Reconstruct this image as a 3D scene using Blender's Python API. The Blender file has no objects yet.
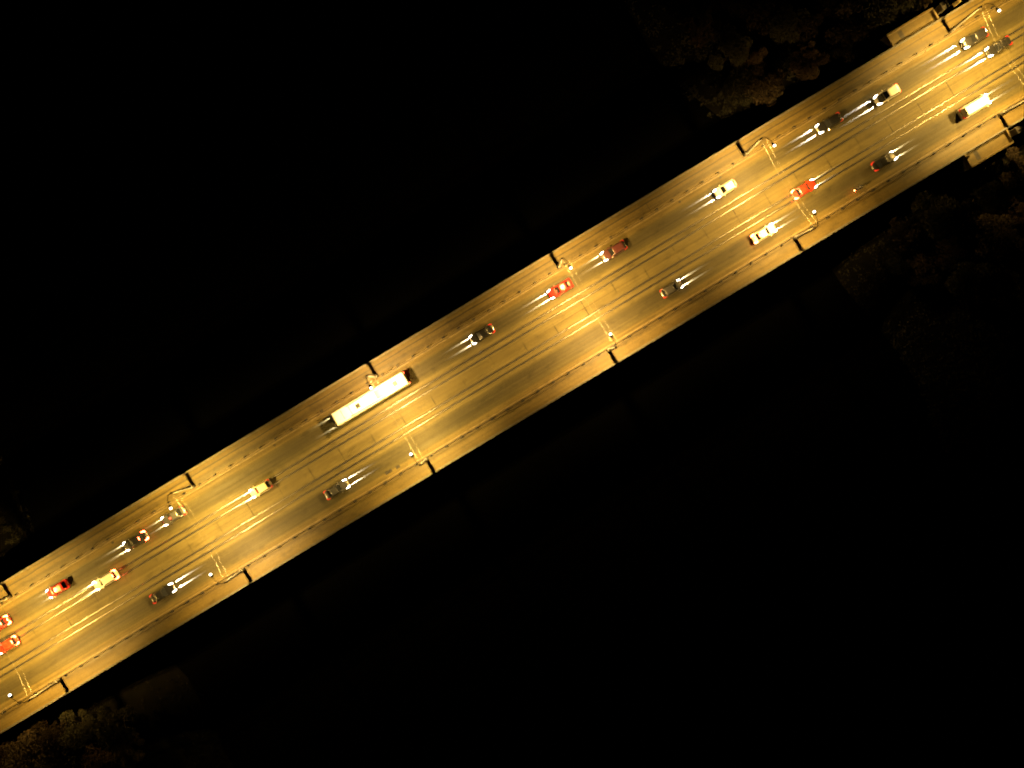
import bpy, bmesh, math, random
from mathutils import Vector, Matrix
R = math.radians
rnd = random.Random(7)
S = bpy.context.scene
COL = S.collection

# ------------------------------------------------------------------ camera
# world: x runs along the bridge (towards the upper right of the photo), y across it, z up, deck at z = 0
H = 138.0
cam_d = bpy.data.cameras.new("camera")
cam = bpy.data.objects.new("camera", cam_d); COL.objects.link(cam)
cam.location = (0, 0, H); cam.rotation_euler = (0, 0, R(-31.0))
cam_d.sensor_width = 36.0; cam_d.lens = 36.0 * H / (1024 / 5.0)
cam_d.clip_start = 1.0; cam_d.clip_end = 3000
S.camera = cam

# ------------------------------------------------------------------ night sky, faint moon, exposure
W = bpy.data.worlds.new("World"); S.world = W; W.use_nodes = True
wn = W.node_tree.nodes; wl = W.node_tree.links
bg = wn["Background"]
sky = wn.new("ShaderNodeTexSky"); sky.sky_type = 'NISHITA'; sky.sun_disc = False
sky.sun_elevation = R(-8); sky.sun_rotation = R(140)
wl.new(sky.outputs[0], bg.inputs[0]); bg.inputs[1].default_value = 0.05
md = bpy.data.lights.new("moon", 'SUN'); md.energy = 0.0004; md.angle = R(0.5); md.color = (0.8, 0.88, 1.0)
moon = bpy.data.objects.new("moon", md); COL.objects.link(moon); moon.rotation_euler = (R(40), 0, R(140))
S.view_settings.view_transform = 'Standard'; S.view_settings.look = 'None'
S.view_settings.exposure = 0.0; S.view_settings.gamma = 1.0; S.view_settings.use_curve_mapping = False
S.cycles.use_light_tree = True
S.cycles.max_bounces = 5
S.cycles.filter_width = 2.0
S.cycles.sample_clamp_indirect = 4.0

LAMP_POWER = 50500.0
LAMP_COL = (1.0, 0.595, 0.145)
BEAM_POWER = 22000.0

# ------------------------------------------------------------------ materials
def mat(name, col, rough=0.6, metal=0.0, spec=0.5, coat=0.0, noise=None, bump=None, emit=None, estr=0.0):
    m = bpy.data.materials.new(name); m.use_nodes = True
    nt = m.node_tree; b = nt.nodes["Principled BSDF"]
    b.inputs["Base Color"].default_value = (*col, 1)
    b.inputs["Roughness"].default_value = rough; b.inputs["Metallic"].default_value = metal
    b.inputs["Specular IOR Level"].default_value = spec
    b.inputs["Coat Weight"].default_value = coat; b.inputs["Coat Roughness"].default_value = 0.06
    if emit:
        b.inputs["Emission Color"].default_value = (*emit, 1); b.inputs["Emission Strength"].default_value = estr
    if noise:
        sc, lo, hi = noise
        tc = nt.nodes.new("ShaderNodeTexCoord"); n = nt.nodes.new("ShaderNodeTexNoise")
        n.inputs["Scale"].default_value = sc; n.inputs["Detail"].default_value = 6
        nt.links.new(tc.outputs["Object"], n.inputs["Vector"])
        mr = nt.nodes.new("ShaderNodeMapRange")
        mr.inputs[1].default_value = 0.3; mr.inputs[2].default_value = 0.7
        mr.inputs[3].default_value = lo; mr.inputs[4].default_value = hi
        nt.links.new(n.outputs["Fac"], mr.inputs[0])
        mx = nt.nodes.new("ShaderNodeMix"); mx.data_type = 'RGBA'; mx.blend_type = 'MULTIPLY'
        mx.inputs[0].default_value = 1.0; mx.inputs[6].default_value = (*col, 1)
        nt.links.new(mr.outputs[0], mx.inputs[7]); nt.links.new(mx.outputs[2], b.inputs["Base Color"])
        if bump:
            bp = nt.nodes.new("ShaderNodeBump"); bp.inputs["Strength"].default_value = bump
            nt.links.new(n.outputs["Fac"], bp.inputs["Height"]); nt.links.new(bp.outputs[0], b.inputs["Normal"])
    return m

def band_mat(name, v0, v1, bands, rough, streak=0.35, patch=0.3, joints=None, spec=0.5, fine=0.25):
    """surface whose colour differs by strip across the bridge: bands = [(y, colour), ...] plus wear, grime and slab joints"""
    m = bpy.data.materials.new(name); m.use_nodes = True
    nt = m.node_tree; N = nt.nodes; L = nt.links; b = N["Principled BSDF"]
    tc = N.new("ShaderNodeTexCoord"); sp = N.new("ShaderNodeSeparateXYZ"); L.new(tc.outputs["Object"], sp.inputs[0])
    # edges of the strips wander a little
    nw = N.new("ShaderNodeTexNoise"); nw.inputs["Scale"].default_value = 0.25; nw.inputs["Detail"].default_value = 4
    L.new(tc.outputs["Object"], nw.inputs["Vector"])
    wob = N.new("ShaderNodeMath"); wob.operation = 'MULTIPLY_ADD'; wob.inputs[1].default_value = 0.30; 
    L.new(nw.outputs["Fac"], wob.inputs[0])
    ysh = N.new("ShaderNodeMath"); ysh.operation = 'SUBTRACT'; L.new(sp.outputs["Y"], ysh.inputs[0]); ysh.inputs[1].default_value = 0.15
    L.new(ysh.outputs[0], wob.inputs[2])
    mr = N.new("ShaderNodeMapRange"); mr.inputs[1].default_value = v0; mr.inputs[2].default_value = v1
    L.new(wob.outputs[0], mr.inputs[0])
    cr = N.new("ShaderNodeValToRGB"); e = cr.color_ramp.elements
    while len(e) > 1: e.remove(e[-1])
    for i, (y, c) in enumerate(bands):
        p = (y - v0) / (v1 - v0)
        if i == 0: e[0].position = p; e[0].color = (*c, 1)
        else:
            k = e.new(p); k.color = (*c, 1)
    L.new(mr.outputs[0], cr.inputs[0])
    col = cr.outputs[0]
    def mul(col, fac_socket):
        mx = N.new("ShaderNodeMix"); mx.data_type = 'RGBA'; mx.blend_type = 'MULTIPLY'; mx.inputs[0].default_value = 1
        L.new(col, mx.inputs[6]); L.new(fac_socket, mx.inputs[7]); return mx.outputs[2]
    def noise(scale3, sc, lo, hi, det=5, a=0.3, bb=0.7):
        mp = N.new("ShaderNodeMapping"); mp.inputs["Scale"].default_value = scale3; L.new(tc.outputs["Object"], mp.inputs[0])
        n = N.new("ShaderNodeTexNoise"); n.inputs["Scale"].default_value = sc; n.inputs["Detail"].default_value = det
        L.new(mp.outputs[0], n.inputs["Vector"])
        r = N.new("ShaderNodeMapRange"); r.inputs[1].default_value = a; r.inputs[2].default_value = bb
        r.inputs[3].default_value = lo; r.inputs[4].default_value = hi; L.new(n.outputs["Fac"], r.inputs[0]); return r.outputs[0], n
    f, _ = noise((0.012, 1.0, 1), 2.2, 1 - streak, 1 + streak * 0.5); col = mul(col, f)      # long wheel-track streaks
    f, _ = noise((0.35, 1.0, 1), 0.35, 1 - patch, 1 + patch * 0.4); col = mul(col, f)         # patches
    f, _ = noise((0.45, 1, 1), 0.8, 1.0, 0.72, 7, 0.56, 0.70); col = mul(col, f)              # stains and old repairs
    f, nf = noise((1, 1, 1), 5.0, 1 - fine, 1 + fine * 0.5, 8); col = mul(col, f)              # grain
    if joints:
        per, off, w, ya, yb, dk = joints
        a = N.new("ShaderNodeMath"); a.operation = 'ADD'; L.new(sp.outputs["X"], a.inputs[0]); a.inputs[1].default_value = -off + 1000 * per
        q = N.new("ShaderNodeMath"); q.operation = 'MODULO'; L.new(a.outputs[0], q.inputs[0]); q.inputs[1].default_value = per
        lt = N.new("ShaderNodeMath"); lt.operation = 'LESS_THAN'; L.new(q.outputs[0], lt.inputs[0]); lt.inputs[1].default_value = w
        g1 = N.new("ShaderNodeMath"); g1.operation = 'GREATER_THAN'; L.new(sp.outputs["Y"], g1.inputs[0]); g1.inputs[1].default_value = ya
        g2 = N.new("ShaderNodeMath"); g2.operation = 'LESS_THAN'; L.new(sp.outputs["Y"], g2.inputs[0]); g2.inputs[1].default_value = yb
        m1 = N.new("ShaderNodeMath"); m1.operation = 'MULTIPLY'; L.new(g1.outputs[0], m1.inputs[0]); L.new(g2.outputs[0], m1.inputs[1])
        m2 = N.new("ShaderNodeMath"); m2.operation = 'MULTIPLY'; L.new(m1.outputs[0], m2.inputs[0]); L.new(lt.outputs[0], m2.inputs[1])
        jf, _ = noise((1, 0.5, 1), 0.7, 0.0, 1.0, 3, 0.42, 0.6)
        m3 = N.new("ShaderNodeMath"); m3.operation = 'MULTIPLY'; L.new(m2.outputs[0], m3.inputs[0]); L.new(jf, m3.inputs[1])
        inv = N.new("ShaderNodeMath"); inv.operation = 'MULTIPLY_ADD'; L.new(m3.outputs[0], inv.inputs[0])
        inv.inputs[1].default_value = -(1 - dk); inv.inputs[2].default_value = 1.0
        col = mul(col, inv.outputs[0])
    L.new(col, b.inputs["Base Color"])
    b.inputs["Specular IOR Level"].default_value = spec
    fr, _ = noise((0.02, 1, 1), 1.5, rough - 0.08, rough + 0.10); L.new(fr, b.inputs["Roughness"])
    bp = N.new("ShaderNodeBump"); bp.inputs["Strength"].default_value = 0.12; bp.inputs["Distance"].default_value = 0.02
    L.new(nf.outputs["Fac"], bp.inputs["Height"]); L.new(bp.outputs[0], b.inputs["Normal"])
    return m

M = {}
asph = (0.064, 0.054, 0.022); asph_d = (0.047, 0.040, 0.019); slab = (0.103, 0.084, 0.032); gut = (0.104, 0.079, 0.027)
M['road'] = band_mat('road_paving', -3.6, 14.6, [(-3.5, gut), (-2.5, gut), (-2.1, asph), (-0.7, asph_d), (0.8, asph_d), (1.3, asph),
        (1.7, slab), (5.4, (0.098, 0.080, 0.030)), (5.56, (0.070, 0.056, 0.022)), (5.72, (0.098, 0.080, 0.030)), (9.4, slab), (9.9, asph), (11.0, asph_d), (12.4, asph_d), (13.0, asph),
        (13.4, gut), (14.5, gut)], 0.62, streak=0.32, patch=0.28, spec=0.25, joints=(7.1, -22.4, 0.2, 3.9, 7.2, 0.25))
walk = (0.104, 0.075, 0.019); walk_d = (0.066, 0.047, 0.013); jt = (0.034, 0.028, 0.018)
M['walk_n'] = band_mat('north_pavement_asphalt', 14.4, 18.6, [(14.5, walk_d), (15.2, walk), (16.1, walk_d), (16.5, walk), (16.98, walk), (17.05, jt), (17.2, jt), (17.28, walk), (18.4, walk)],  # darker middle band: shadows of the guard posts put into the colour
        0.62, streak=0.3, patch=0.3, joints=(21.3, -22.4, 0.10, 14, 19, 0.5))
M['walk_s'] = band_mat('south_pavement_asphalt', -7.4, -3.4, [(-7.3, walk), (-5.2, walk), (-4.3, walk_d), (-3.5, walk)], 0.62, streak=0.22, patch=0.3,
        joints=(21.3, -22.4, 0.10, -8, -3, 0.5))
M['kerb'] = mat('kerb_stone', (0.14, 0.105, 0.045), 0.6, noise=(1.2, 0.6, 1.15))
M['concrete'] = mat('bridge_concrete', (0.16, 0.15, 0.125), 0.75, noise=(0.6, 0.6, 1.15), bump=0.2)
M['coping'] = mat('pale_painted_railing', (0.095, 0.092, 0.085), 0.6, noise=(2.0, 0.7, 1.1))
M['pole'] = mat('galvanised_pole', (0.20, 0.195, 0.18), 0.6, noise=(3.0, 0.75, 1.1))
M['dark_iron'] = mat('dark_iron', (0.014, 0.012, 0.010), 0.65, noise=(4.0, 0.7, 1.2))
M['rail_steel'] = mat('polished_rail_steel', (0.26, 0.24, 0.20), 0.36, metal=1.0)
M['rail_groove'] = mat('rail_groove_bitumen', (0.018, 0.016, 0.012), 0.7)
M['guard'] = mat('weathered_guard_rail', (0.016, 0.013, 0.011), 0.5, noise=(2.0, 0.6, 1.2))
M['wire'] = mat('span_wire_steel', (0.22, 0.21, 0.19), 0.6)
M['cwire'] = mat('copper_contact_wire', (0.05, 0.035, 0.025), 0.5, metal=0.5)
M['lens'] = mat('lit_lamp_lens', (0.8, 0.8, 0.75), 0.3, emit=(1.0, 0.86, 0.62), estr=9.0)
M['housing'] = mat('lamp_housing', (0.025, 0.025, 0.025), 0.5)
M['tyre'] = mat('tyre_rubber', (0.015, 0.015, 0.015), 0.8)
M['rim'] = mat('alloy_rim', (0.45, 0.45, 0.45), 0.35, metal=0.8)
M['glass'] = mat('dark_car_glass', (0.012, 0.013, 0.015), 0.06, spec=0.6)
M['trim'] = mat('black_plastic_trim', (0.018, 0.018, 0.018), 0.5)
M['plate'] = mat('number_plate', (0.6, 0.6, 0.58), 0.5)
M['head'] = mat('lit_headlight', (0.9, 0.9, 0.9), 0.2, emit=(1.0, 0.90, 0.72), estr=16.0)
M['tail'] = mat('lit_tail_light', (0.5, 0.02, 0.02), 0.2, emit=(1.0, 0.065, 0.02), estr=22.0)
M['dimtail'] = mat('dim_tail_light', (0.28, 0.012, 0.012), 0.2, emit=(1.0, 0.05, 0.015), estr=0.6)
M['brake'] = mat('lit_brake_light', (0.5, 0.02, 0.02), 0.2, emit=(1.0, 0.08, 0.025), estr=75.0)
M['skin'] = mat('skin', (0.45, 0.28, 0.2), 0.5)
M['leather'] = mat('dark_riding_jacket', (0.02, 0.02, 0.022), 0.6)
M['bark'] = mat('bark', (0.06, 0.045, 0.03), 0.9, noise=(5, 0.6, 1.2))
M['pillar'] = mat('dark_stone', (0.045, 0.04, 0.034), 0.8, noise=(2, 0.6, 1.2))
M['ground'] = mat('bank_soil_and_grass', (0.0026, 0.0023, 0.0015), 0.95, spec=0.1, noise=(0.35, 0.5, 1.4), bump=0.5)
def paint(name, col, rough=0.3): return mat(name, col, rough, coat=0.6, noise=(1.5, 0.92, 1.04))

def leaf_mat(name, c0, c1):
    m = bpy.data.materials.new(name); m.use_nodes = True
    nt = m.node_tree; b = nt.nodes["Principled BSDF"]
    g = nt.nodes.new("ShaderNodeNewGeometry"); cr = nt.nodes.new("ShaderNodeValToRGB")
    cr.color_ramp.elements[0].color = (*c0, 1); cr.color_ramp.elements[1].color = (*c1, 1)
    nt.links.new(g.outputs["Random Per Island"], cr.inputs[0]); nt.links.new(cr.outputs[0], b.inputs["Base Color"])
    b.inputs["Roughness"].default_value = 0.8
    return m

wm = bpy.data.materials.new('river_water'); wm.use_nodes = True; M['water'] = wm
b = wm.node_tree.nodes["Principled BSDF"]; b.inputs["Base Color"].default_value = (0.0009, 0.0009, 0.0008, 1); b.inputs["Roughness"].default_value = 0.12
tc = wm.node_tree.nodes.new("ShaderNodeTexCoord"); n = wm.node_tree.nodes.new("ShaderNodeTexNoise"); n.inputs["Scale"].default_value = 0.5; n.inputs["Detail"].default_value = 6
bp = wm.node_tree.nodes.new("ShaderNodeBump"); bp.inputs["Strength"].default_value = 0.35
wm.node_tree.links.new(tc.outputs["Object"], n.inputs["Vector"]); wm.node_tree.links.new(n.outputs["Fac"], bp.inputs["Height"]); wm.node_tree.links.new(bp.outputs[0], b.inputs["Normal"])

# ------------------------------------------------------------------ helpers
class MB:
    def __init__(s): s.v = []; s.f = []
    def add(s, vs, fs):
        o = len(s.v); s.v += [tuple(p) for p in vs]; s.f += [tuple(i + o for i in q) for q in fs]; return s
    def box(s, c, d, bev=0.0):
        x, y, z = (k / 2 for k in d)
        if bev <= 0:
            vs = [(c[0]+a*x, c[1]+bb*y, c[2]+e*z) for a in (-1,1) for bb in (-1,1) for e in (-1,1)]
            return s.add(vs, [(0,1,3,2),(4,6,7,5),(0,4,5,1),(2,3,7,6),(0,2,6,4),(1,5,7,3)])
        # bevelled: three stacked rings
        rings = []
        for zz, k in ((-z, bev), (-z+bev, 0), (z-bev, 0), (z, bev)):
            X, Y = x-k, y-k; q = bev*0.6
            rings.append([(c[0]+px, c[1]+py, c[2]+zz) for px, py in ((X-q,-Y),(X,-Y+q),(X,Y-q),(X-q,Y),(-X+q,Y),(-X,Y-q),(-X,-Y+q),(-X+q,-Y))])
        return s.loft(rings)
    def loft(s, rings, cap=True, closed=True):
        n = len(rings[0]); vs = [p for r in rings for p in r]; fs = []
        for i in range(len(rings)-1):
            for j in range(n if closed else n-1):
                k = (j+1) % n
                fs.append((i*n+j, i*n+k, (i+1)*n+k, (i+1)*n+j))
        if cap:
            fs.append(tuple(reversed(range(n)))); fs.append(tuple((len(rings)-1)*n+j for j in range(n)))
        return s.add(vs, fs)
    def tube(s, pts, rads, n=8):
        pts = [Vector(p) for p in pts]
        if not hasattr(rads, '__len__'): rads = [rads]*len(pts)
        rings = []
        for i, p in enumerate(pts):
            d = (pts[min(i+1, len(pts)-1)] - pts[max(i-1, 0)]).normalized()
            a = Vector((0,0,1)) if abs(d.z) < 0.9 else Vector((1,0,0))
            e1 = d.cross(a).normalized(); e2 = d.cross(e1)
            rings.append([tuple(p + rads[i]*(math.cos(t)*e1 + math.sin(t)*e2)) for t in (2*math.pi*k/n for k in range(n))])
        return s.loft(rings)
    def lathe(s, c, prof, axis='z', n=16):
        rings = []
        for r, h in prof:
            rg = []
            for k in range(n):
                t = 2*math.pi*k/n; a, q = r*math.cos(t), r*math.sin(t)
                rg.append({'z': (c[0]+a, c[1]+q, c[2]+h), 'y': (c[0]+a, c[1]+h, c[2]+q), 'x': (c[0]+h, c[1]+a, c[2]+q)}[axis])
            rings.append(rg)
        return s.loft(rings)
    def xf(s, mtx, i0=0):
        s.v = s.v[:i0] + [tuple(mtx @ Vector(p)) for p in s.v[i0:]]; return s
    def build(s, name, m, parent=None, smooth=False):
        me = bpy.data.meshes.new(name); me.from_pydata(s.v, [], s.f)
        bm = bmesh.new(); bm.from_mesh(me); bmesh.ops.recalc_face_normals(bm, faces=bm.faces); bm.to_mesh(me); bm.free()
        me.materials.append(m)
        if smooth:
            me.polygons.foreach_set('use_smooth', [True]*len(me.polygons))
            try: me.set_sharp_from_angle(angle=R(38))
            except Exception: pass
        o = bpy.data.objects.new(name, me); COL.objects.link(o)
        if parent: o.parent = parent
        return o
def tag(o, label, cat, group=None):
    o['label'] = label; o['category'] = cat
    if group: o['group'] = group
    return o
def thing(name, label, cat, loc=(0,0,0), rz=0.0, group=None):
    o = bpy.data.objects.new(name, None); COL.objects.link(o); o.empty_display_size = 0.3
    o.location = loc; o.rotation_euler = (0,0,rz); return tag(o, label, cat, group)
def struct(name, mb, m):
    o = mb.build(name, m); o['kind'] = 'structure'; return o
def copy_tree(o, parent=None):
    c = o.copy(); COL.objects.link(c)
    if parent: c.parent = parent
    for ch in list(o.children): copy_tree(ch, c)
    return c

X0, X1 = -165.0, 175.0
def strip(y0, y1, z, x0=X0, x1=X1, n=60):
    m = MB(); vs = []; fs = []
    for i in range(n+1):
        x = x0 + (x1-x0)*i/n; vs += [(x, y0, z), (x, y1, z)]
    for i in range(n): fs.append((2*i, 2*i+2, 2*i+3, 2*i+1))
    return m.add(vs, fs)

# ------------------------------------------------------------------ water, banks, sky stays black
struct('water', MB().add([(-900,-900,-14),(900,-900,-14),(900,900,-14),(-900,900,-14)], [(0,1,2,3)]), M['water'])
def bank_edge(sgn, y): return 0.6*(2.5*math.sin(y*.045+1) + 3*math.sin(y*.11) - sgn*9*math.tanh((y-5)/20))
BANK = {1: 72.0, -1: 102.0}
def bank_z(x, y):
    sgn = 1 if x > 0 else -1; d = abs(x) - BANK[sgn] - bank_edge(sgn, y)
    return -15 + 5.2*(1-math.exp(-max(d+3, 0)/9))
def bank(name, sgn, xe):
    m = MB(); nx, ny = 40, 90; r2 = random.Random(3); vs = []; fs = []
    ph = [(r2.uniform(.01,.09), r2.uniform(.01,.09), r2.uniform(0,6)) for _ in range(8)]
    for i in range(nx+1):
        for j in range(ny+1):
            y = -420 + 840*j/ny
            edge = bank_edge(sgn, y)
            t = i/nx; d = -6 + 400*t**1.8
            z = -15 + 5.2*(1-math.exp(-max(d+3,0)/9)) + 0.35*sum(math.sin(a*d+bb*y+p) for a,bb,p in ph)*min(1,max(d+6,0)/10)
            vs.append((sgn*(xe+edge+d), y, z))
    for i in range(nx):
        for j in range(ny):
            a = i*(ny+1)+j; fs.append((a, a+ny+1, a+ny+2, a+1))
    o = struct(name, m.add(vs, fs), M['ground']); o.data.polygons.foreach_set('use_smooth', [True]*len(o.data.polygons)); return o
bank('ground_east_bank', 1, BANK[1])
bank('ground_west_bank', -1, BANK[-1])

# ------------------------------------------------------------------ the bridge
EN, ES = 18.5, -7.26       # outer edges
bridge = thing('road_bridge', 'long straight concrete road bridge crossing the dark river diagonally', 'bridge')
MB().box((5, 5.62, -0.62), (X1-X0, 25.5, 1.1)).build('deck_slab', M['concrete'], bridge)
for yy in (-4.0, 2.4, 8.8, 15.2):
    MB().box((5, yy, -2.1), (X1-X0, 0.9, 1.84)).build('girder', M['concrete'], bridge)
LX = [-150.3, -107.7, -65.0, -22.4, 20.06, 63.4, 111.2, 154.0]
for x in LX[1:-1]:
    MB().box((x, 5.62, -9.6), (2.2, 20.5, 13.1), 0.3).build('pier', M['concrete'], bridge)
struct('road', strip(-3.32, 14.30, 0.0), M['road'])
struct('pavement_north', strip(14.55, EN-0.02, 0.14), M['walk_n'])
struct('pavement_south', strip(ES+0.02, -3.55, 0.14), M['walk_s'])
k = MB(); x = X0
while x < X1:
    k.box((x+1.49, 14.425, 0.03), (2.96, 0.246, 0.236), 0.02); x += 3.0
struct('kerb_north', k, M['kerb'])
k = MB(); x = X0
while x < X1:
    k.box((x+1.49, -3.435, 0.03), (2.96, 0.226, 0.236), 0.02); x += 3.0
struct('kerb_south', k, M['kerb'])

# tram tracks
def tram_track(yc, label):
    t = thing('tram_track', label, 'tram track', (0, yc, 0), 0, 'tram tracks along the middle of the bridge')
    for sg in (-1, 1):
        y = sg*0.64
        MB().box(((X0+X1)/2, y, 0.001), (X1-X0, 0.42, 0.008)).build('rail_groove', M['rail_groove'], t)
        r = MB(); prof = [(-0.075, 0.0), (-0.066, 0.012), (-0.045, 0.021), (-0.018,0.026), (0.018, 0.026), (0.045,0.021), (0.066, 0.012), (0.075, 0.0)]
        r.loft([[(xx, y+a, 0.003+z) for a, z in prof] for xx in [X0 + (X1-X0)*i/40 for i in range(41)]])
        r.build('rail', M['rail_steel'], t, True)
tram_track(7.96, 'pair of embedded tram rails on the upper left half of the carriageway')
tram_track(3.08, 'pair of embedded tram rails on the lower right half of the carriageway')

# outer railings
def railing(y, sg, label):
    t = thing('bridge_railing', label, 'railing', (0, y, 0.14), 0, 'railings along the outer edges of the bridge')
    MB().box((5, 0, 0.08), (X1-X0, 0.34, 0.42), 0.03).build('edge_beam', M['coping'], t)
    MB().box((5, 0, 1.08), (X1-X0, 0.11, 0.08), 0.02).build('handrail', M['coping'], t)
    for z in (0.45, 0.66, 0.87):
        MB().box((5, 0, z), (X1-X0, 0.035, 0.035)).build('bar', M['coping'], t)
    x = X0 + 1
    while x < X1:
        MB().box((x, 0, 0.66), (0.09, 0.09, 0.76)).build('post', M['coping'], t); x += 4.26
railing(EN-0.17, 1, 'pale metal railing on the upper left edge of the bridge')
railing(ES+0.17, -1, 'pale metal railing on the lower right edge of the bridge')

# guard rails between carriageway and pavement
def guard(y, sg, label, bm_):
    t = thing('guard_rail', label, 'guard rail', (0, y, 0.14), 0, 'guard rails between carriageway and pavement')
    b_ = MB(); prof = [(-.02,.42),(.03,.46),(-.02,.52),(-.02,.56),(.03,.62),(-.02,.66),(-.05,.66),(-.05,.42)]
    b_.loft([[(xx, -sg*a, z) for a, z in prof] for xx in (X0, X1)]); b_.build('beam', bm_, t)
    x = -22.4 - 3.55*40 + 1.2
    while x < X1:
        p = MB(); p.box((x, sg*0.13, 0.36), (0.26, 0.24, 0.72), 0.015); p.box((x, sg*0.16, 0.015), (0.66, 0.52, 0.03))
        p.build('post', M['dark_iron'], t); x += 3.55
guard(14.78, 1, 'low guard rail with dark posts between upper left pavement and traffic', M['kerb'])
guard(-3.76, -1, 'low guard rail with dark posts between lower right pavement and traffic', M['guard'])

# ------------------------------------------------------------------ street lamps
def make_lamp():
    t = thing('street_lamp', '', 'street lamp')
    m = MB(); m.box((0,0,0.22), (0.75,0.75,0.44), 0.06); m.box((0,0,0.52), (0.52,0.52,0.2), 0.04); m.build('plinth', M['pillar'], t)
    MB().tube([(0,0,0.6),(0,0,1.6),(0,0,1.62),(0,0,9.4)], [0.40,0.38,0.31,0.19], 12).build('pole', M['pole'], t, True)
    a = MB(); pts = []
    for i in range(11):
        q = i/10*R(90); pts.append((0, 2.3*(1-math.cos(q)), 9.3 + 2.65*math.sin(q)))
    a.tube(pts, [0.06]*6+[0.05]*5, 8); a.build('arm', M['pole'], t, True)
    cb = MB(); cb.box((0.3,0,9.05), (1.5,0.10,0.12)); cb.box((0,0,9.05), (0.34,0.34,0.2), .03); cb.box((0,0,8.1), (0.34,0.34,0.16), .03); cb.build('bracket', M['pole'], t)
    h = MB(); i0 = 0
    h.lathe((0,0,0), [(0.05,-0.42),(0.17,-0.38),(0.25,-0.22),(0.28,-0.02),(0.27,0.14),(0.22,0.17)], 'y', 14)
    h.xf(Matrix.Translation((0,2.42,11.97)) @ Matrix.Rotation(R(20),4,'X') @ Matrix.Diagonal((1.0,1.0,0.8,1)))
    ho = h.build('luminaire', M['housing'], t, True)
    l = MB(); l.lathe((0,0,0), [(0.185,0.10),(0.23,0.18),(0.24,0.28),(0.21,0.40),(0.13,0.48),(0.03,0.51)], 'y', 14)
    l.xf(Matrix.Translation((0,2.42,11.97)) @ Matrix.Rotation(R(20),4,'X') @ Matrix.Diagonal((1.0,1.0,0.8,1)))
    l.build('lens', M['lens'], ho, True)
    ld = bpy.data.lights.new('lamp_light', 'SPOT'); ld.energy = LAMP_POWER; ld.color = LAMP_COL; ld.spot_size = R(146); ld.spot_blend = 0.35; ld.shadow_soft_size = 0.22
    lo = bpy.data.objects.new('lamp_light', ld); COL.objects.link(lo); lo.parent = t; lo.location = (0,2.95,11.72); lo.rotation_euler = (R(14), 0, 0); lo.scale = (1, 0.58, 1)
    return t
lp0 = make_lamp(); first = True
ordN = ['outside the frame', 'nearest the left edge of the photo', 'beside the grey car', 'beside the white bus', 'beside the red car with bright beams', 'between the white hatchback and black estate car', 'beside the far landing', 'outside']
LN = ['', 'pale curved-arm street lamp on upper pavement at the far left frame edge', 'pale curved-arm street lamp on upper pavement beside the dim grey saloon',
      'pale curved-arm street lamp on upper pavement right beside the white bus', 'pale curved-arm street lamp on upper pavement beside the red car with glaring beams',
      'pale curved-arm street lamp on upper pavement between white hatchback and black car', 'pale curved-arm street lamp on upper pavement beside the square dark pillar and landing', '']
LS = ['', 'pale curved-arm street lamp on lower pavement above the trees at bottom left', 'pale curved-arm street lamp on lower pavement just ahead of the leftmost lower-lane car',
      'pale curved-arm street lamp on lower pavement opposite the white bus', 'pale curved-arm street lamp on lower pavement opposite the red car with glaring beams',
      'pale curved-arm street lamp on lower pavement beside the white car with red tail', 'pale curved-arm street lamp on lower pavement beside the white van', '']
for i, x in enumerate(LX):
    for side in (0, 1):
        lab = (LN if side == 0 else LS)[i]
        if not lab: lab = 'pale curved-arm street lamp on the bridge just beyond the ' + ('left' if i == 0 else 'right') + ' of the view, ' + ('upper' if side == 0 else 'lower') + ' pavement'
        o = lp0 if first else copy_tree(lp0); first = False
        o.location = (x, 15.3 if side == 0 else -4.16, 0.14); o.rotation_euler = (0, 0, R(180) if side == 0 else 0)
        tag(o, lab, 'street lamp', 'street lamps along both pavements')
        for ch in o.children:                       # no two lamps burn exactly alike
            if ch.type == 'LIGHT':
                ch.data = ch.data.copy(); ch.data.energy = LAMP_POWER*rnd.uniform(.86, 1.14)
                ch.data.color = (1.0, LAMP_COL[1]*rnd.uniform(.96, 1.05), LAMP_COL[2]*rnd.uniform(.8, 1.2))

# span wires and contact wires
places = ['at the far left', 'by the dim grey saloon', 'over the white bus', 'by the red car with glaring beams', 'by the white hatchback', 'by the far landing']
for i, x in enumerate(LX[1:-1]):
    for kx, nm in ((0.0, 'pole-side'), (1.0, 'bracket-side')):
        w = MB(); pts = []
        for j in range(21):
            y = 15.3 + (-4.16-15.3)*j/20; tt = (j/10-1); pts.append((x + (kx if True else 0)*0.95, y, 8.0 + 1.2*tt*tt))
        w.tube(pts, 0.0055 if kx == 0 else 0.0035, 6)
        for y in (13.0, 7.96, 3.08, -2.0):
            tt = (15.3-y)/9.73-1; w.lathe((x+kx*0.95, y, 8.0+1.2*tt*tt), [(0.01,-.12),(0.018,-.08),(0.018,.08),(0.01,.12)], 'y', 8)
        tag(w.build('span_wire', M['wire'], None), f'pale {nm} cross-span wire between the two street lamps {places[i]}', 'wire', 'cross-span wires between lamp posts')
for yy, nm in ((7.96, 'upper left'), (3.08, 'lower right')):
    w = MB(); w.tube([(xx, yy, 6.55 + 0.12*math.cos((xx+22.4)*2*math.pi/42.6)) for xx in [X0+(X1-X0)*j/120 for j in range(121)]], 0.010, 5)
    tag(w.build('contact_wire', M['cwire'], None), f'thin dark overhead contact wire above the {nm} tram rails', 'wire', 'overhead contact wires')

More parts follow.
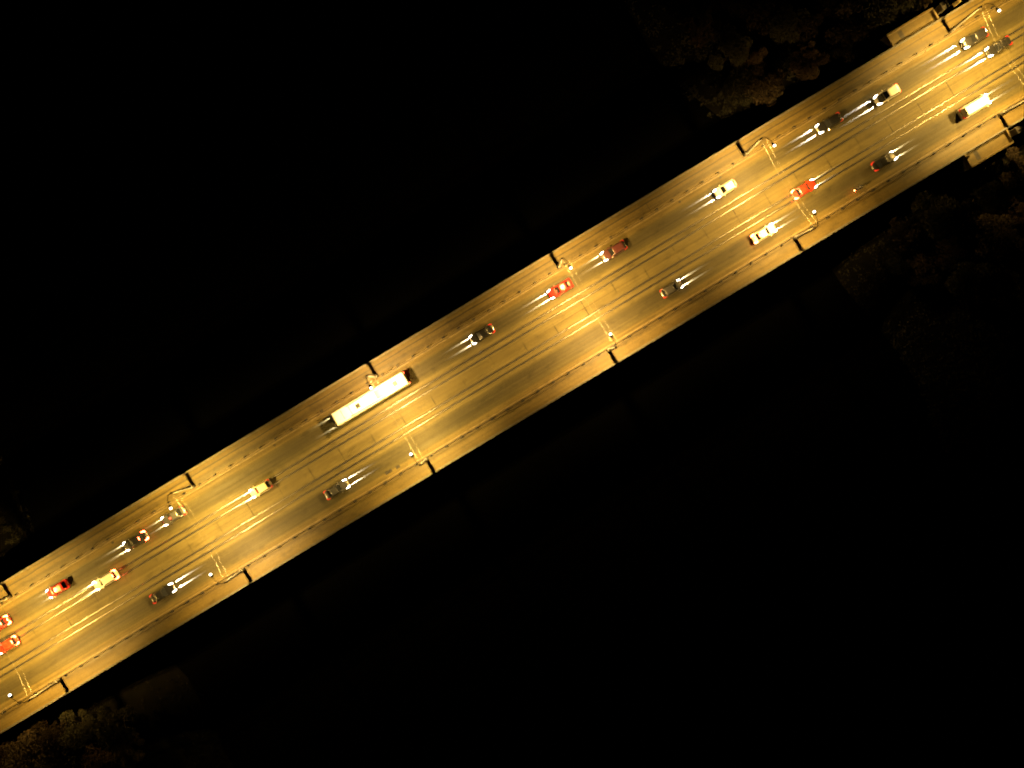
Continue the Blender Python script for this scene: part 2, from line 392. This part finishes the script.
# drain covers
for i, (px, py, lab) in enumerate([(-23.55*1, -0.0, '')]):
    pass
def drain(x, y, lx, ly, lab):
    t = thing('drain_cover', lab, 'drain cover', (x, y, 0.0), 0, 'drain covers beside the kerbs')
    f = MB(); f.box((0,0,0.008), (lx,ly,0.012)); f.build('frame', M['dark_iron'], t)
    g = MB()
    for q in range(5): g.box((-lx/2+lx*(q+.5)/5, 0, 0.02), (lx*0.09, ly*0.86, 0.012))
    g.build('grate', M['guard'], t)
drain(-30.2, -2.35, 1.5, 0.62, 'larger rusty drain cover near the kerb opposite the white bus')
drain(-28.1, -2.45, 0.9, 0.6, 'smaller rusty drain cover near the kerb opposite the white bus')
for x, lab in ((-47.0, 'small iron drain cover by upper kerb behind the pale yellow car'), (-84.8, 'small iron drain cover by upper kerb beside the black car with red tail lights'),
               (47.5, 'small iron drain cover by upper kerb just ahead of the white hatchback'), (57.0, 'small iron drain cover by upper kerb alongside the white hatchback')):
    drain(x, 13.95, 0.5, 0.4, lab)

# bridge-end landings and pillars
def landing(sg, yin, yout, xa, xb, lab):
    t = thing('bridge_landing', lab, 'landing', ((xa+xb)/2, (yin+yout)/2, 0), 0, 'side landings at the end of the bridge')
    L_ = xb-xa; D = abs(yout-yin)
    MB().box((0,0,-6.1), (L_,D-0.04,12.3)).build('wall', M['concrete'], t)
    MB().box((0,0,0.095), (L_-0.4,D-0.3,0.07)).build('floor', M['walk_s'], t)
    p = MB(); p.box((0, sg*(D/2-0.2), 0.55), (L_, 0.36, 1.1), 0.05); p.build('parapet', M['kerb'], t)
    for e in (-1, 1):
        q = MB(); q.box((e*(L_/2-0.18), -0.19*sg, 0.5), (0.34, D-0.42, 1.0), 0.04); q.build('end_wall', M['kerb'], t)
    s = MB()
    for kk in range(6): s.box((-1.9-0.3*kk, -0.1*sg, 0.16-0.025*kk), (0.3, D-1.1, 0.06))
    s.build('stair', M['pillar'], t)
landing(1, EN, 21.2, 99.4, 110.2, 'stair landing projecting from the upper pavement at the far end')
landing(-1, ES, -10.3, 100.4, 110.4, 'stair landing projecting from the lower pavement at the far end')
def pillar(x, y, w, h, lab, m='pillar'):
    t = thing('gate_pillar', lab, 'pillar', (x, y, 0.1), 0, 'square pillars beside the landings')
    MB().box((0,0,0.2), (w*1.15,w*1.15,0.4), 0.05).build('base', M[m], t)
    MB().box((0,0,h/2+0.2), (w,w,h-0.4), 0.05).build('shaft', M[m], t)
    c = MB(); c.box((0,0,h+0.1), (w*1.12,w*1.12,0.2), 0.04); c.lathe((0,0,h+0.2), [(w*.5,0),(w*.3,.18),(w*.08,.3)], 'z', 4); c.build('cap', M[m], t)
pillar(110.9, 20.0, 1.35, 2.6, 'wide dark square pillar at the end of the upper landing')
pillar(110.9, -8.4, 1.2, 2.6, 'wide dark square pillar at the end of the lower landing')
pillar(100.6, -7.9, 0.5, 1.3, 'small pale square pillar at the near corner of the lower landing', 'kerb')
pillar(114.6, -8.9, 0.6, 1.4, 'small pale pillar beyond the lower landing at the frame edge', 'kerb')
pillar(114.8, 19.4, 0.6, 1.4, 'small pale pillar beyond the upper landing at the frame edge', 'kerb')

# ------------------------------------------------------------------ vehicles
def wheel(parent, x, y, r, w):
    m = MB(); m.lathe((0,0,0), [(r*.62,-w/2),(r*.93,-w/2),(r,-w/2+.03),(r,w/2-.03),(r*.93,w/2),(r*.62,w/2)], 'y', 18)
    o = m.build('wheel', M['tyre'], parent, True); o.location = (x, y, r)
    k = MB(); s = 1 if y > 0 else -1
    k.lathe((0, s*(w/2-.02), 0), [(r*.63,-.01),(r*.63,.01),(r*.5,.012),(r*.18,.022),(r*.05,.024)], 'y', 12); k.build('rim', M['rim'], o)
    return o
def body_ring(x, w, zb, zs, zt, crown=0.03):
    h = [(w*.86, zb), (w*.985, zb+.10), (w, (zb+zs)/2+.02), (w*.985, zs-.05), (w*.93, zs+(zt-zs)*.55), (w*.80, zt), (w*.42, zt+crown*.8), (0, zt+crown)]
    return [(x, y, z) for y, z in h] + [(x, -y, z) for y, z in reversed(h[:-1])]
def interp(tbl, x):
    for (x0, *a), (x1, *b_) in zip(tbl, tbl[1:]):
        if x0 <= x <= x1:
            t = (x-x0)/(x1-x0); return [p+(q-p)*t for p, q in zip(a, b_)]
    return list(tbl[-1][1:])
KINDS = {
 # L, W, belt height, roof height, (windscreen base, roof front, roof rear, rear glass base), hood z front, boot z
 'saloon':    dict(L=4.7, W=1.82, belt=.93, roof=1.45, gx=(0.95, 0.25, -1.05, -1.72), hood=.74, boot=.95),
 'hatchback': dict(L=4.2, W=1.78, belt=.96, roof=1.50, gx=(0.95, 0.25, -1.45, -1.92), hood=.78, boot=.96),
 'estate':    dict(L=4.8, W=1.84, belt=1.0, roof=1.55, gx=(0.95, 0.25, -1.85, -2.25), hood=.80, boot=1.0),
 'suv':       dict(L=4.75, W=1.92, belt=1.12, roof=1.74, gx=(0.90, 0.25, -1.80, -2.20), hood=.95, boot=1.1),
 'van':       dict(L=5.9, W=2.05, belt=1.25, roof=2.45, gx=(1.95, 1.30, -2.80, -2.90), hood=1.05, boot=1.25),
}
def car(kind, x, y, direction, colour, label, pname, name='car', cat='car', beam=1.0, brake=False, hood_col=None, tail=1.0):
    K = KINDS[kind]; L, Wd = K['L'], K['W']; w = Wd/2; bz, rz = K['belt'], K['roof']; g = K['gx']
    t = thing(name, label, cat, (x, y, 0.006), 0 if direction > 0 else math.pi, 'vehicles crossing the bridge'); t.scale = (1.1, 1.1, 1.05)
    pm = colour
    f = L/2
    top = [(-f, w*.80, bz-.16), (-f+.06, w*.90, bz-.06), (-f+.35, w*.98, K['boot']-.01), (g[3]-.02 if g[3] > -f+.36 else -f+.37, w, K['boot']), (0, w, bz), (g[0], w, bz), (g[0]+.3, w*.995, bz-.035), (f-.55, w*.97, K['hood']+.03),
           (f-.22, w*.93, K['hood']-.03), (f-.06, w*.84, K['hood']-.12), (f, w*.74, K['hood']-.22)]
    b_ = MB(); rings = []; n = 26
    for i in range(n+1):
        xx = -f + L*(i/n); 
        ww, zt = interp(top, xx)
        zb = 0.22 + (0.10 if i in (0, n) else 0.0); zs = min(zt-.06, bz-.12)
        rings.append(body_ring(xx, ww, zb, zs, zt))
    b_.loft(rings)
    # greenhouse shell
    def frame(z, x0, x1, ww, fr=0.12):
        return [(x1, ww-fr, z), (x1-.10, ww, z), ((x0+x1)/2, ww, z), (x0+.10, ww, z), (x0, ww-fr, z), (x0, -ww+fr, z), (x0+.10, -ww, z), ((x0+x1)/2, -ww, z), (x1-.10, -ww, z), (x1, -ww+fr, z)]
    b0, r0 = bz-.03, rz-.07
    b_.loft([frame(b0, g[3], g[0], w*.92), frame(r0, g[2], g[1], w*.74), frame(rz-.02, g[2]+.08, g[1]-.10, w*.66), frame(rz, g[2]+.30, g[1]-.30, w*.48)])
    b_.build('body', pm, t, True)
    if hood_col:
        q = MB(); q.loft([[(xx, yy, z+.045) for yy, z in ((-w*.8, interp(top,xx)[1]-.035), (-w*.4, interp(top,xx)[1]+.002), (0, interp(top,xx)[1]+.012), (w*.4, interp(top,xx)[1]+.002), (w*.8, interp(top,xx)[1]-.035))] for xx in (g[0]+.08, (g[0]+f)/2, f-.3)], cap=False, closed=False)
        q.build('bonnet', hood_col, t, True)
    # glass panels, a few mm proud
    def quad(a, bq, c, d, off):
        A, B, C, D = map(Vector, (a, bq, c, d)); nrm = (B-A).cross(D-A).normalized(); o = nrm*off
        return [tuple(p+o) for p in (A, B, C, D)] + [tuple(p-nrm*.01) for p in (A, B, C, D)], [(0,1,2,3),(0,4,5,1),(1,5,6,2),(2,6,7,3),(3,7,4,0),(7,6,5,4)]
    def at(fr, end):   # point along front / rear slope
        zz = b0 + (r0-b0)*fr
        if end == 'f': return g[0]+(g[1]-g[0])*fr, w*(.92-.18*fr), zz
        return g[3]+(g[2]-g[3])*fr, w*(.92-.18*fr), zz
    for end, nm in (('f', 'windscreen'), ('r', 'rear_window')):
        if kind == 'van' and end == 'r': continue
        xa, wa, za = at(.08, end); xb, wb, zb = at(.97, end); s = 1 if end == 'f' else -1
        q = quad((xa, -s*(wa-.13), za), (xa, s*(wa-.13), za), (xb, s*(wb-.13), zb), (xb, -s*(wb-.13), zb), .012)
        MB().add(*q).build(nm, M['glass'], t)
    for s in (1, -1):
        xa0, wa, za = at(.14, 'r'); xa1, _, _ = at(.14, 'f'); xb0, wb, zb = at(.92, 'r'); xb1, _, _ = at(.92, 'f')
        xa0 += .2; xb0 += .2; xa1 -= .2; xb1 -= .18
        if kind == 'van': xa0 = xb0 = .75
        cuts = (0, .485, 1.0) if kind != 'van' else (0, 1.0)
        for c0, c1 in zip(cuts, cuts[1:]):
            c0 += .012; c1 -= .012
            pts = [(xa0+(xa1-xa0)*c0, s*wa, za), (xa0+(xa1-xa0)*c1, s*wa, za), (xb0+(xb1-xb0)*c1, s*wb, zb), (xb0+(xb1-xb0)*c0, s*wb, zb)]
            if s > 0: pts = [pts[1], pts[0], pts[3], pts[2]]
            MB().add(*quad(*pts, .012)).build('side_window', M['glass'], t)
        mm = MB(); mm.box((g[0]-.18, s*(w+.10), bz+.06), (.16,.20,.14), .03); mm.build('wing_mirror', pm, t)
        # lamps: clusters that wrap over the corner, so they show from above
        hz = K['hood']
        hl = MB(); hr = []
        for xx, yo, yi, z1, hh in ((f-.80, w*.95, w*.86, hz+.015, .03), (f-.40, w*.95, w*.74, hz-.005, .12), (f-.12, w*.90, w*.66, hz-.07, .18), (f+.01, w*.80, w*.60, hz-.17, .14)):
            hr.append([(xx, s*yo, z1-hh), (xx, s*yi, z1-hh), (xx, s*yi, z1+.03), (xx, s*yo, z1-.01)])
        hl.loft(hr); hl.build('headlight', M['head'], t, True)
        tz = bz-.06; tl = MB(); tr = []
        for xx, yo, yi, z1, hh in ((-f+.62, w*.985, w*.86, tz+.02, .05), (-f+.20, w*.97, w*.72, tz+.015, .15), (-f-.01, w*.86, w*.52, tz-.06, .16)):
            tr.append([(xx, s*yo, z1-hh), (xx, s*yi, z1-hh), (xx, s*yi, z1+.04), (xx, s*yo, z1+.02)])
        tl.loft(tr); tl.build('tail_light', M['brake' if brake else 'dimtail'], t, True)
    if brake:
        MB().box((g[2]-.06, 0, rz-.10), (.10,.5,.05)).build('high_brake_light', M['brake'], t)
    MB().box((f-.01, 0, .40), (.06, Wd*.55, .14), .02).build('grille', M['trim'], t)
    MB().box((f+.025, 0, .42), (.02,.52,.11)).build('number_plate', M['plate'], t)
    MB().box((-f-.005, 0, .62), (.02,.52,.11)).build('number_plate', M['plate'], t)
    wr = .33 if kind != 'suv' else .37
    for xx in (f-.88, -f+.88):
        for s in (1, -1): wheel(t, xx, s*(w-.10), wr, .22)
    # headlight beams on the road
    for s in (1, -1):
        ld = bpy.data.lights.new('headlight_beam', 'SPOT'); ld.energy = BEAM_POWER*0.75*beam; ld.color = (1.0, 0.88, 0.70); ld.spot_size = R(70); ld.spot_blend = 0.2; ld.shadow_soft_size = 0.04
        lo = bpy.data.objects.new('headlight_beam', ld); COL.objects.link(lo); lo.parent = t; lo.location = (f+.12, s*w*.68, K['hood']-.12)
        lo.rotation_euler = (R(90-39.5), 0, R(-90)); lo.scale = (0.12, 1, 1)
    return t

P = {k: paint(k+'_paint', c) for k, c in dict(white=(.80,.79,.76), black=(.012,.012,.013), red=(.42,.015,.012), dred=(.50,.03,.015), grey=(.16,.155,.15), maroon=(.06,.02,.022),
     cream=(.66,.60,.42), silver=(.38,.38,.37), dgrey=(.05,.05,.052)).items()}
N_, S_ = -1, 1
car('saloon', -112.4, 11.5, N_, P['red'], 'red saloon cut off by the left frame edge in the kerb lane', 'red', beam=.8, brake=True)
car('hatchback', -112.8, 7.2, N_, P['dred'], 'red hatchback on the tram rails cut off by the left frame edge', 'red', beam=.8, brake=True)
car('hatchback', -98.5, 11.6, N_, P['red'], 'small red hatchback near the left, alone in the kerb lane by upper kerb', 'red', beam=.15)
car('estate', -89.4, 8.2, N_, P['white'], 'white estate car with glowing red tail driving on the upper left tram rails', 'white', beam=1.0, brake=True)
car('saloon', -80.3, 11.8, N_, P['black'], 'black saloon with bright red tail lights in the upper kerb lane', 'black', beam=.8, brake=True)
car('saloon', -71.2, 12.2, N_, P['dgrey'], 'dim dark grey saloon beside the upper lamp left of the pale yellow car', 'grey', beam=.4)
car('hatchback', -53.6, 7.9, N_, P['cream'], 'pale yellow hatchback with long beams on the tram rails, behind it the bus', 'cream', beam=1.3)
car('saloon', 0.0, 11.55, N_, P['black'], 'black saloon just behind the white bus in the upper kerb lane', 'black', beam=.9)
car('saloon', 18.0, 11.3, N_, P['red'], 'red saloon with glaring white beams near the middle of the bridge', 'red', beam=1.8)
car('estate', 31.0, 12.3, N_, P['maroon'], 'dark maroon estate car following the red saloon with glaring beams', 'maroon', beam=.35)
car('hatchback', 56.4, 11.45, N_, P['white'], 'white hatchback with bright headlights in the upper kerb lane', 'white', beam=.9)
car('estate', 80.8, 12.0, N_, P['black'], 'black estate car with very bright headlights ahead of the black-bonnet car', 'black', beam=1.5)
car('suv', 93.6, 10.9, N_, P['white'], 'white off-roader with a black bonnet following the black estate car', 'white', beam=1.1, hood_col=P['black'])
car('suv', 114.2, 11.6, N_, P['black'], 'black off-roader beside the upper landing at the top right', 'black', beam=1.5)
car('saloon', 117.6, 7.7, N_, P['black'], 'black saloon on the tram rails at the top right corner', 'black', beam=1.4)
car('saloon', -81.0, 0.1, S_, P['black'], 'black saloon with bright twin beams, leftmost in the lower lane', 'black', beam=1.5)
car('saloon', -40.7, 0.0, S_, P['dgrey'], 'charcoal saloon with bright twin beams opposite the bus in the lower lane', 'dgrey', beam=1.5)
car('hatchback', 37.0, -0.1, S_, P['dgrey'], 'charcoal hatchback with bright beams following the white car with red tail', 'dgrey', beam=1.2)
car('saloon', 58.4, -0.1, S_, P['white'], 'white saloon with red tail lights beside the lower lamp', 'white', beam=1.2, brake=True)
car('saloon', 69.8, 3.3, S_, P['dred'], 'red saloon driving on the lower right tram rails', 'red', beam=.4, brake=True)
car('saloon', 86.3, -0.1, S_, P['black'], 'black saloon with red tail lights ahead of the motorcycle', 'black', beam=.8)
car('van', 107.2, -0.1, S_, P['white'], 'tall white van beside the lower landing at the right', 'white', name='van', cat='van', beam=.7)

# bus
def bus(x, y):
    t = thing('bus', 'long white single-deck bus, the largest vehicle on the bridge', 'bus', (x, y, 0.006), math.pi, 'vehicles crossing the bridge')
    t.scale = (1.08, 1.1, 1.05)
    L, w, h = 15.0, 1.275, 3.05; f = L/2; m = MB(); rings = []
    def ring(xx, ww, zt): 
        hh = [(ww*.97,.32),(ww,.5),(ww,1.2),(ww*.985,2.2),(ww*.965,zt-.28),(ww*.90,zt-.08),(ww*.76,zt),(0,zt+.05)]
        return [(xx,a,z) for a,z in hh]+[(xx,-a,z) for a,z in reversed(hh[:-1])]
    for xx, k_, zt in ((-f,.93,h-.14),(-f+.08,.975,h-.05),(-f+.3,1,h),(-3,1,h),(0,1,h),(3,1,h),(f-.4,1,h),(f-.12,.975,h-.06),(f,.92,h-.2)): rings.append(ring(xx, w*k_, zt))
    m.loft(rings); m.build('body', P['white'], t, True)
    MB().box((f+.0, 0, 1.85), (.05, 2.2, 1.5), .02).build('windscreen', M['glass'], t)
    MB().box((-f-.0, 0, 2.1), (.05, 2.0, .8), .02).build('rear_window', M['glass'], t)
    for s in (1, -1):
        for i in range(9):
            if s < 0 and i in (4, 8): continue
            xx = -f+1.3+i*1.5; MB().box((xx, s*(w*.985+.004), 1.78), (1.36, .03, .92), .01).build('side_window', M['glass'], t)
        hl = MB(); hl.box((f-.02, s*.95, .78), (.24,.36,.24), .04); hl.build('headlight', M['head'], t)
        tl = MB(); tl.box((-f+.02, s*1.08, 1.0), (.16,.2,.5), .03); tl.build('tail_light', M['tail'], t)
        a = MB(); a.tube([(f-.1, s*1.1, 2.7),(f+.28, s*1.25, 2.72),(f+.34, s*1.42, 2.5)], .03, 6); a.box((f+.34, s*1.45, 2.25), (.12,.2,.42), .03); a.build('wing_mirror', M['trim'], t)
        for xx in (f-2.7, -f+3.2, -f+1.9 if False else -f+4.4):
            wheel(t, xx, s*(w-.13), .48, .28)
    for xx in (-f+1.3+4*1.5, -f+1.3+8*1.5):
        MB().box((xx, -(w+.006), 1.35), (1.3,.04,2.0), .01).build('door', M['glass'], t)
    a = MB(); a.box((-2.6, 0, h+.14), (2.6, 1.5, .22), .07); a.build('air_conditioner', P['grey'], t)
    for xx in (2.4, -5.4):
        a = MB(); a.box((xx, 0, h+.075), (.85,.85,.08), .03); a.build('roof_hatch', M['trim'], t)
    a = MB()
    for xx in (-6.2, -4.4, -0.6, 1.0, 4.0, 5.6): a.box((xx, 0, h+.045), (.07, 1.7, .03))
    a.build('roof_seams', M['guard'], t)
    for s in (1, -1):
        a = MB(); a.box((0.6, s*.98, h+.03), (7.5,.15,.07)); a.build('roof_rail', M['guard'], t)
    for s in (1, -1):
        ld = bpy.data.lights.new('headlight_beam', 'SPOT'); ld.energy = BEAM_POWER*.35; ld.color = (1,.88,.70); ld.spot_size = R(36); ld.spot_blend = .5; ld.shadow_soft_size = .04
        lo = bpy.data.objects.new('headlight_beam', ld); COL.objects.link(lo); lo.parent = t; lo.location = (f+.2, s*.95, .78); lo.rotation_euler = (R(66), 0, R(-90)); lo.scale = (0.26, 1, 1)
bus(-25.4, 11.85)

# motorcycle and rider
mx, my = 79.2, -2.1
t = thing('motorcycle', 'dark motorcycle with a red tail light close to the lower kerb', 'motorcycle', (mx, my, 0.006), 0, 'vehicles crossing the bridge')
for xx in (.72, -.70):
    o = MB().lathe((0,0,0), [(.2,-.06),(.29,-.06),(.32,-.02),(.32,.02),(.29,.06),(.2,.06)], 'y', 16).build('wheel', M['tyre'], t, True); o.location = (xx, 0, .32)
    MB().lathe((0,0,0), [(.2,-.04),(.2,.04),(.05,.05)], 'y', 12).build('rim', M['rim'], o)
m = MB(); m.box((0,0,.48), (.6,.32,.38), .06); m.tube([(.72,0,.34),(.55,0,.9)], .05, 8); m.tube([(-.7,.1,.34),(-.1,.12,.5)], .035, 6); m.tube([(-.7,-.1,.34),(-.1,-.12,.5)], .035, 6); m.build('frame', M['dark_iron'], t)
MB().loft([[(x_, a*wd, z+b_*.5) for a, b_ in ((1,0),(.7,.22),(0,.3),(-.7,.22),(-1,0),(0,-.15))] for x_, wd, z in ((.5,.07,.8),(.3,.15,.76),(0,.14,.72),(-.12,.08,.7))]).build('fuel_tank', P['red'], t, True)
MB().loft([[(x_, a*wd, z+b_) for a, b_ in ((1,0),(.7,.06),(-.7,.06),(-1,0))] for x_, wd, z in ((-.1,.1,.74),(-.4,.16,.74),(-.85,.12,.82),(-.98,.06,.84))]).build('seat', M['leather'], t, True)
MB().tube([(.38,.38,.98),(.5,.2,1.02),(.52,0,.98),(.5,-.2,1.02),(.38,-.38,.98)], .02, 6).build('handlebar', M['dark_iron'], t)
MB().box((.66,0,.86), (.16,.22,.2), .04).build('headlight', M['head'], t)
MB().box((-1.02,0,.82), (.16,.26,.14), .03).build('tail_light', M['brake'], t)
def skinned(name, verts, edges, rads, m, parent=None):
    me = bpy.data.meshes.new(name); me.from_pydata(verts, edges, [])
    o = bpy.data.objects.new(name, me); COL.objects.link(o)
    o.modifiers.new('s', 'SKIN'); sd = o.modifiers.new('u', 'SUBSURF'); sd.levels = 2; sd.render_levels = 2
    for i, r in enumerate(rads): me.skin_vertices[0].data[i].radius = (r, r)
    me.skin_vertices[0].data[0].use_root = True
    dg = bpy.context.evaluated_depsgraph_get(); ev = o.evaluated_get(dg)
    nm = bpy.data.meshes.new_from_object(ev); o.modifiers.clear(); o.data = nm; nm.name = name
    nm.materials.clear(); nm.materials.append(m); nm.polygons.foreach_set('use_smooth', [True]*len(nm.polygons))
    if parent: o.parent = parent
    return o
pv = [(-.34,0,.92),(-.22,0,1.12),(-.06,0,1.36),(.02,0,1.46),(.08,0,1.56),(.13,0,1.66)]
pr = [.15,.145,.16,.12,.065,.10]; pe = [(0,1),(1,2),(2,3),(3,4),(4,5)]
for s in (1,-1):
    i = len(pv)
    pv += [(.02,s*.2,1.42),(.16,s*.34,1.2),(.38,s*.36,1.02),(.45,s*.33,1.0), (-.30,s*.13,.9),(.12,s*.24,.78),(-.12,s*.24,.40),(.06,s*.25,.34)]
    pr += [.075,.055,.042,.045, .11,.075,.055,.045]; pe += [(3,i),(i,i+1),(i+1,i+2),(i+2,i+3),(0,i+4),(i+4,i+5),(i+5,i+6),(i+6,i+7)]
pers = skinned('person', pv, pe, pr, M['leather']); pers.location = (mx, my, .006)
tag(pers, 'rider in dark jacket leaning forward on the motorcycle by the lower kerb', 'person')
hm = MB(); hm.lathe((.15,0,1.70), [(.04,-.15),(.12,-.12),(.15,-.02),(.14,.07),(.08,.13),(.02,.145)], 'z', 14); ho = hm.build('helmet', P['dgrey'], pers, True)
MB().box((.285,0,1.69), (.04,.18,.09), .015).build('visor', M['glass'], ho)

# ------------------------------------------------------------------ trees on the banks
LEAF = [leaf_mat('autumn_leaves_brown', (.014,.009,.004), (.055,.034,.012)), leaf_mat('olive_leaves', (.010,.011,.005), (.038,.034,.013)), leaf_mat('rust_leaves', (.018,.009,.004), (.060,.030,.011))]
def make_tree(seed, h, cr, lm):
    r = random.Random(seed)
    t = thing('tree', '', 'tree')
    tr = MB(); tr.tube([(0,0,-.6),(0.05,0,.4),(.1,.1,h*.35),(.2,.05,h*.6),(.15,.1,h*.85)], [.34,.27,.2,.13,.05], 9)
    lobes = []
    for k_ in range(9):
        a = 2*math.pi*k_/9 + r.uniform(-.3,.3); hh = r.uniform(.38,.62)*h; rr = cr*r.uniform(.45,1.05); zz = h*r.uniform(.5,.88)
        e = (rr*math.cos(a), rr*math.sin(a), zz)
        tr.tube([(.1,.08,hh*.8),(e[0]*.5,e[1]*.5,(hh*.8+zz)/2+.3),e], [.12,.08,.03], 6)
        lobes.append((e, cr*r.uniform(.22,.5)))
    for k_ in range(4): lobes.append(((r.uniform(-.3,.3)*cr, r.uniform(-.3,.3)*cr, h*r.uniform(.8,.97)), cr*r.uniform(.35,.5)))
    tr.build('trunk', M['bark'], t, True)
    c = MB()
    for (ctr, rad) in lobes:
        for q in range(int(330*(rad/1.6)**2)+80):
            d = Vector((r.gauss(0,1), r.gauss(0,1), r.gauss(0,.8))); d.normalize(); d *= rad*r.random()**.4
            p = Vector(ctr)+d; sz = r.uniform(.10,.24)
            e1 = Vector((r.gauss(0,1), r.gauss(0,1), r.gauss(0,.6))).normalized(); e2 = e1.orthogonal().normalized()
            c.add([p-e1*sz, p+e2*sz*.6, p+e1*sz*1.1+Vector((0,0,-sz*.3)), p-e2*sz*.6], [(0,1,2,3)])
    o = c.build('crown', lm, t)
    return t
protos = [make_tree(11, 8.2, 3.6, LEAF[0]), make_tree(12, 9.0, 4.0, LEAF[1]), make_tree(13, 7.4, 3.2, LEAF[2])]
def w2(px, py, z):   # a pixel's ground point at height z
    k_ = (H - z)/H/5.0; dx, dy = px-512, 384-py; c, s = math.cos(R(31)), math.sin(R(31))
    return ((dx*c+dy*s)*k_, (-dx*s+dy*c)*k_)
TREES = [(765,86,0,'rounded brown tree closest to the upper left railing, before the landing'), (732,52,1,'faint olive tree farthest out from the bridge on the upper bank'),
 (806,60,2,'rust-leaved tree at the shadow edge beside the upper railing'), (846,42,0,'brown tree between the rust-leaved tree and the upper landing'), (782,28,1,'olive tree behind the brown ones on the upper bank'),
 (826,8,2,'rust-leaved tree at the top frame edge above the upper bank'), (874,22,1,'olive tree right next to the upper landing'), (722,6,0,'dim brown tree at the top edge, leftmost on the upper bank'),
 (905,-4,0,'brown tree cut by the top edge behind the upper landing'),
 (906,236,0,'large brown tree left of all trees on the lower right bank'), (936,208,1,'olive tree close to the lower railing before the lower landing'), (946,250,2,'rust-leaved tree behind the large brown tree on the lower right bank'),
 (978,196,1,'olive tree just outside the lower landing'), (1008,170,0,'brown tree cut by the right edge outside the lower landing'), (990,238,0,'dim brown tree by the right edge below the landing'), (1018,210,2,'rust-leaved tree cut by the right frame edge'),
 (34,748,0,'brown tree in the bottom left corner below the bridge'), (80,728,1,'olive tree right of the corner at bottom left, close to the bridge'), (98,757,2,'dim rust-leaved tree cut by the bottom edge at left')]
TREES += [(752,60,2,'rust-leaved tree between the two leftmost brown trees by the upper shadow edge'), (700,28,2,'very dim rust-leaved tree at the outer end of the upper bank trees'), (760,14,0,'dim brown tree in the second row behind the rounded brown tree'),
 (800,28,0,'brown tree between the olive and rust-leaved trees of the upper bank'), (850,6,0,'brown tree at the top frame edge left of the upper landing'), (862,48,2,'small rust-leaved tree nearest the railing left of the upper landing'), (740,84,1,'low olive tree at the left foot of the rounded brown tree'),
 (890,262,1,'low olive tree on the outer side of the large brown tree'), (922,270,0,'dim brown tree farthest from the bridge on the lower right bank'), (966,222,0,'brown tree in the middle of the lower right trees'), (960,278,1,'very dim olive tree at the outer rim of the lower right trees'), (1000,262,1,'very dim olive tree low at the right frame edge'),
 (922,222,1,'olive tree wedged between the large brown tree and the railing'), (952,186,2,'small rust-leaved tree beside the pale corner pillar of the lower landing'),
 (12,762,2,'rust-leaved tree touching the bottom left corner'), (58,760,1,'olive tree at the bottom edge between two brown trees'), (118,724,1,'very dim olive tree at the right end of the bottom left trees'), (126,748,0,'very dim brown tree at the right end of the bottom left trees'),
 (60,736,0,'brown tree nearest the railing at bottom left')]
r5 = random.Random(5)
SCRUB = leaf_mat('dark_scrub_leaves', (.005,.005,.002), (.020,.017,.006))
def undergrowth(name, sgn, ymin, ymax, n):
    c = MB()
    for q in range(n//26):
        y = r5.uniform(ymin, ymax); x = sgn*(BANK[sgn] + bank_edge(sgn, y) + r5.random()**1.3*48 - 1.0)
        z0 = max(bank_z(x, y), -14.2); rad = r5.uniform(.5, 1.5)
        for k_ in range(26):
            d = Vector((r5.gauss(0,1), r5.gauss(0,1), abs(r5.gauss(0,.8)))); d.normalize(); d *= rad*r5.random()**.5
            p = Vector((x, y, z0)) + d; sz = r5.uniform(.10,.26)
            e1 = Vector((r5.gauss(0,1), r5.gauss(0,1), r5.gauss(0,.6))).normalized(); e2 = e1.orthogonal().normalized()
            c.add([p-e1*sz, p+e2*sz*.6, p+e1*sz*1.1+Vector((0,0,-sz*.3)), p-e2*sz*.6], [(0,1,2,3)])
    o = c.build(name, SCRUB); o['kind'] = 'stuff'; o['label'] = 'dim tangle of low scrub covering the river bank beside the bridge'; o['category'] = 'undergrowth'
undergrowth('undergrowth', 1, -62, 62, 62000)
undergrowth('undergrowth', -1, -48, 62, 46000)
used = set()
for i, (px, py, kd, lab) in enumerate(TREES):
    x, y = w2(px, py, -6)
    o = protos[kd] if kd not in used else copy_tree(protos[kd]); used.add(kd)
    o.location = (x, y, max(bank_z(x, y), -13.6) - 0.1); o.rotation_euler = (0, 0, rnd.uniform(0, 6.28)); s = rnd.uniform(.85, 1.15); o.scale = (s, s, s*rnd.uniform(.9, 1.05))
    tag(o, lab, 'tree', 'trees on the dark river banks')
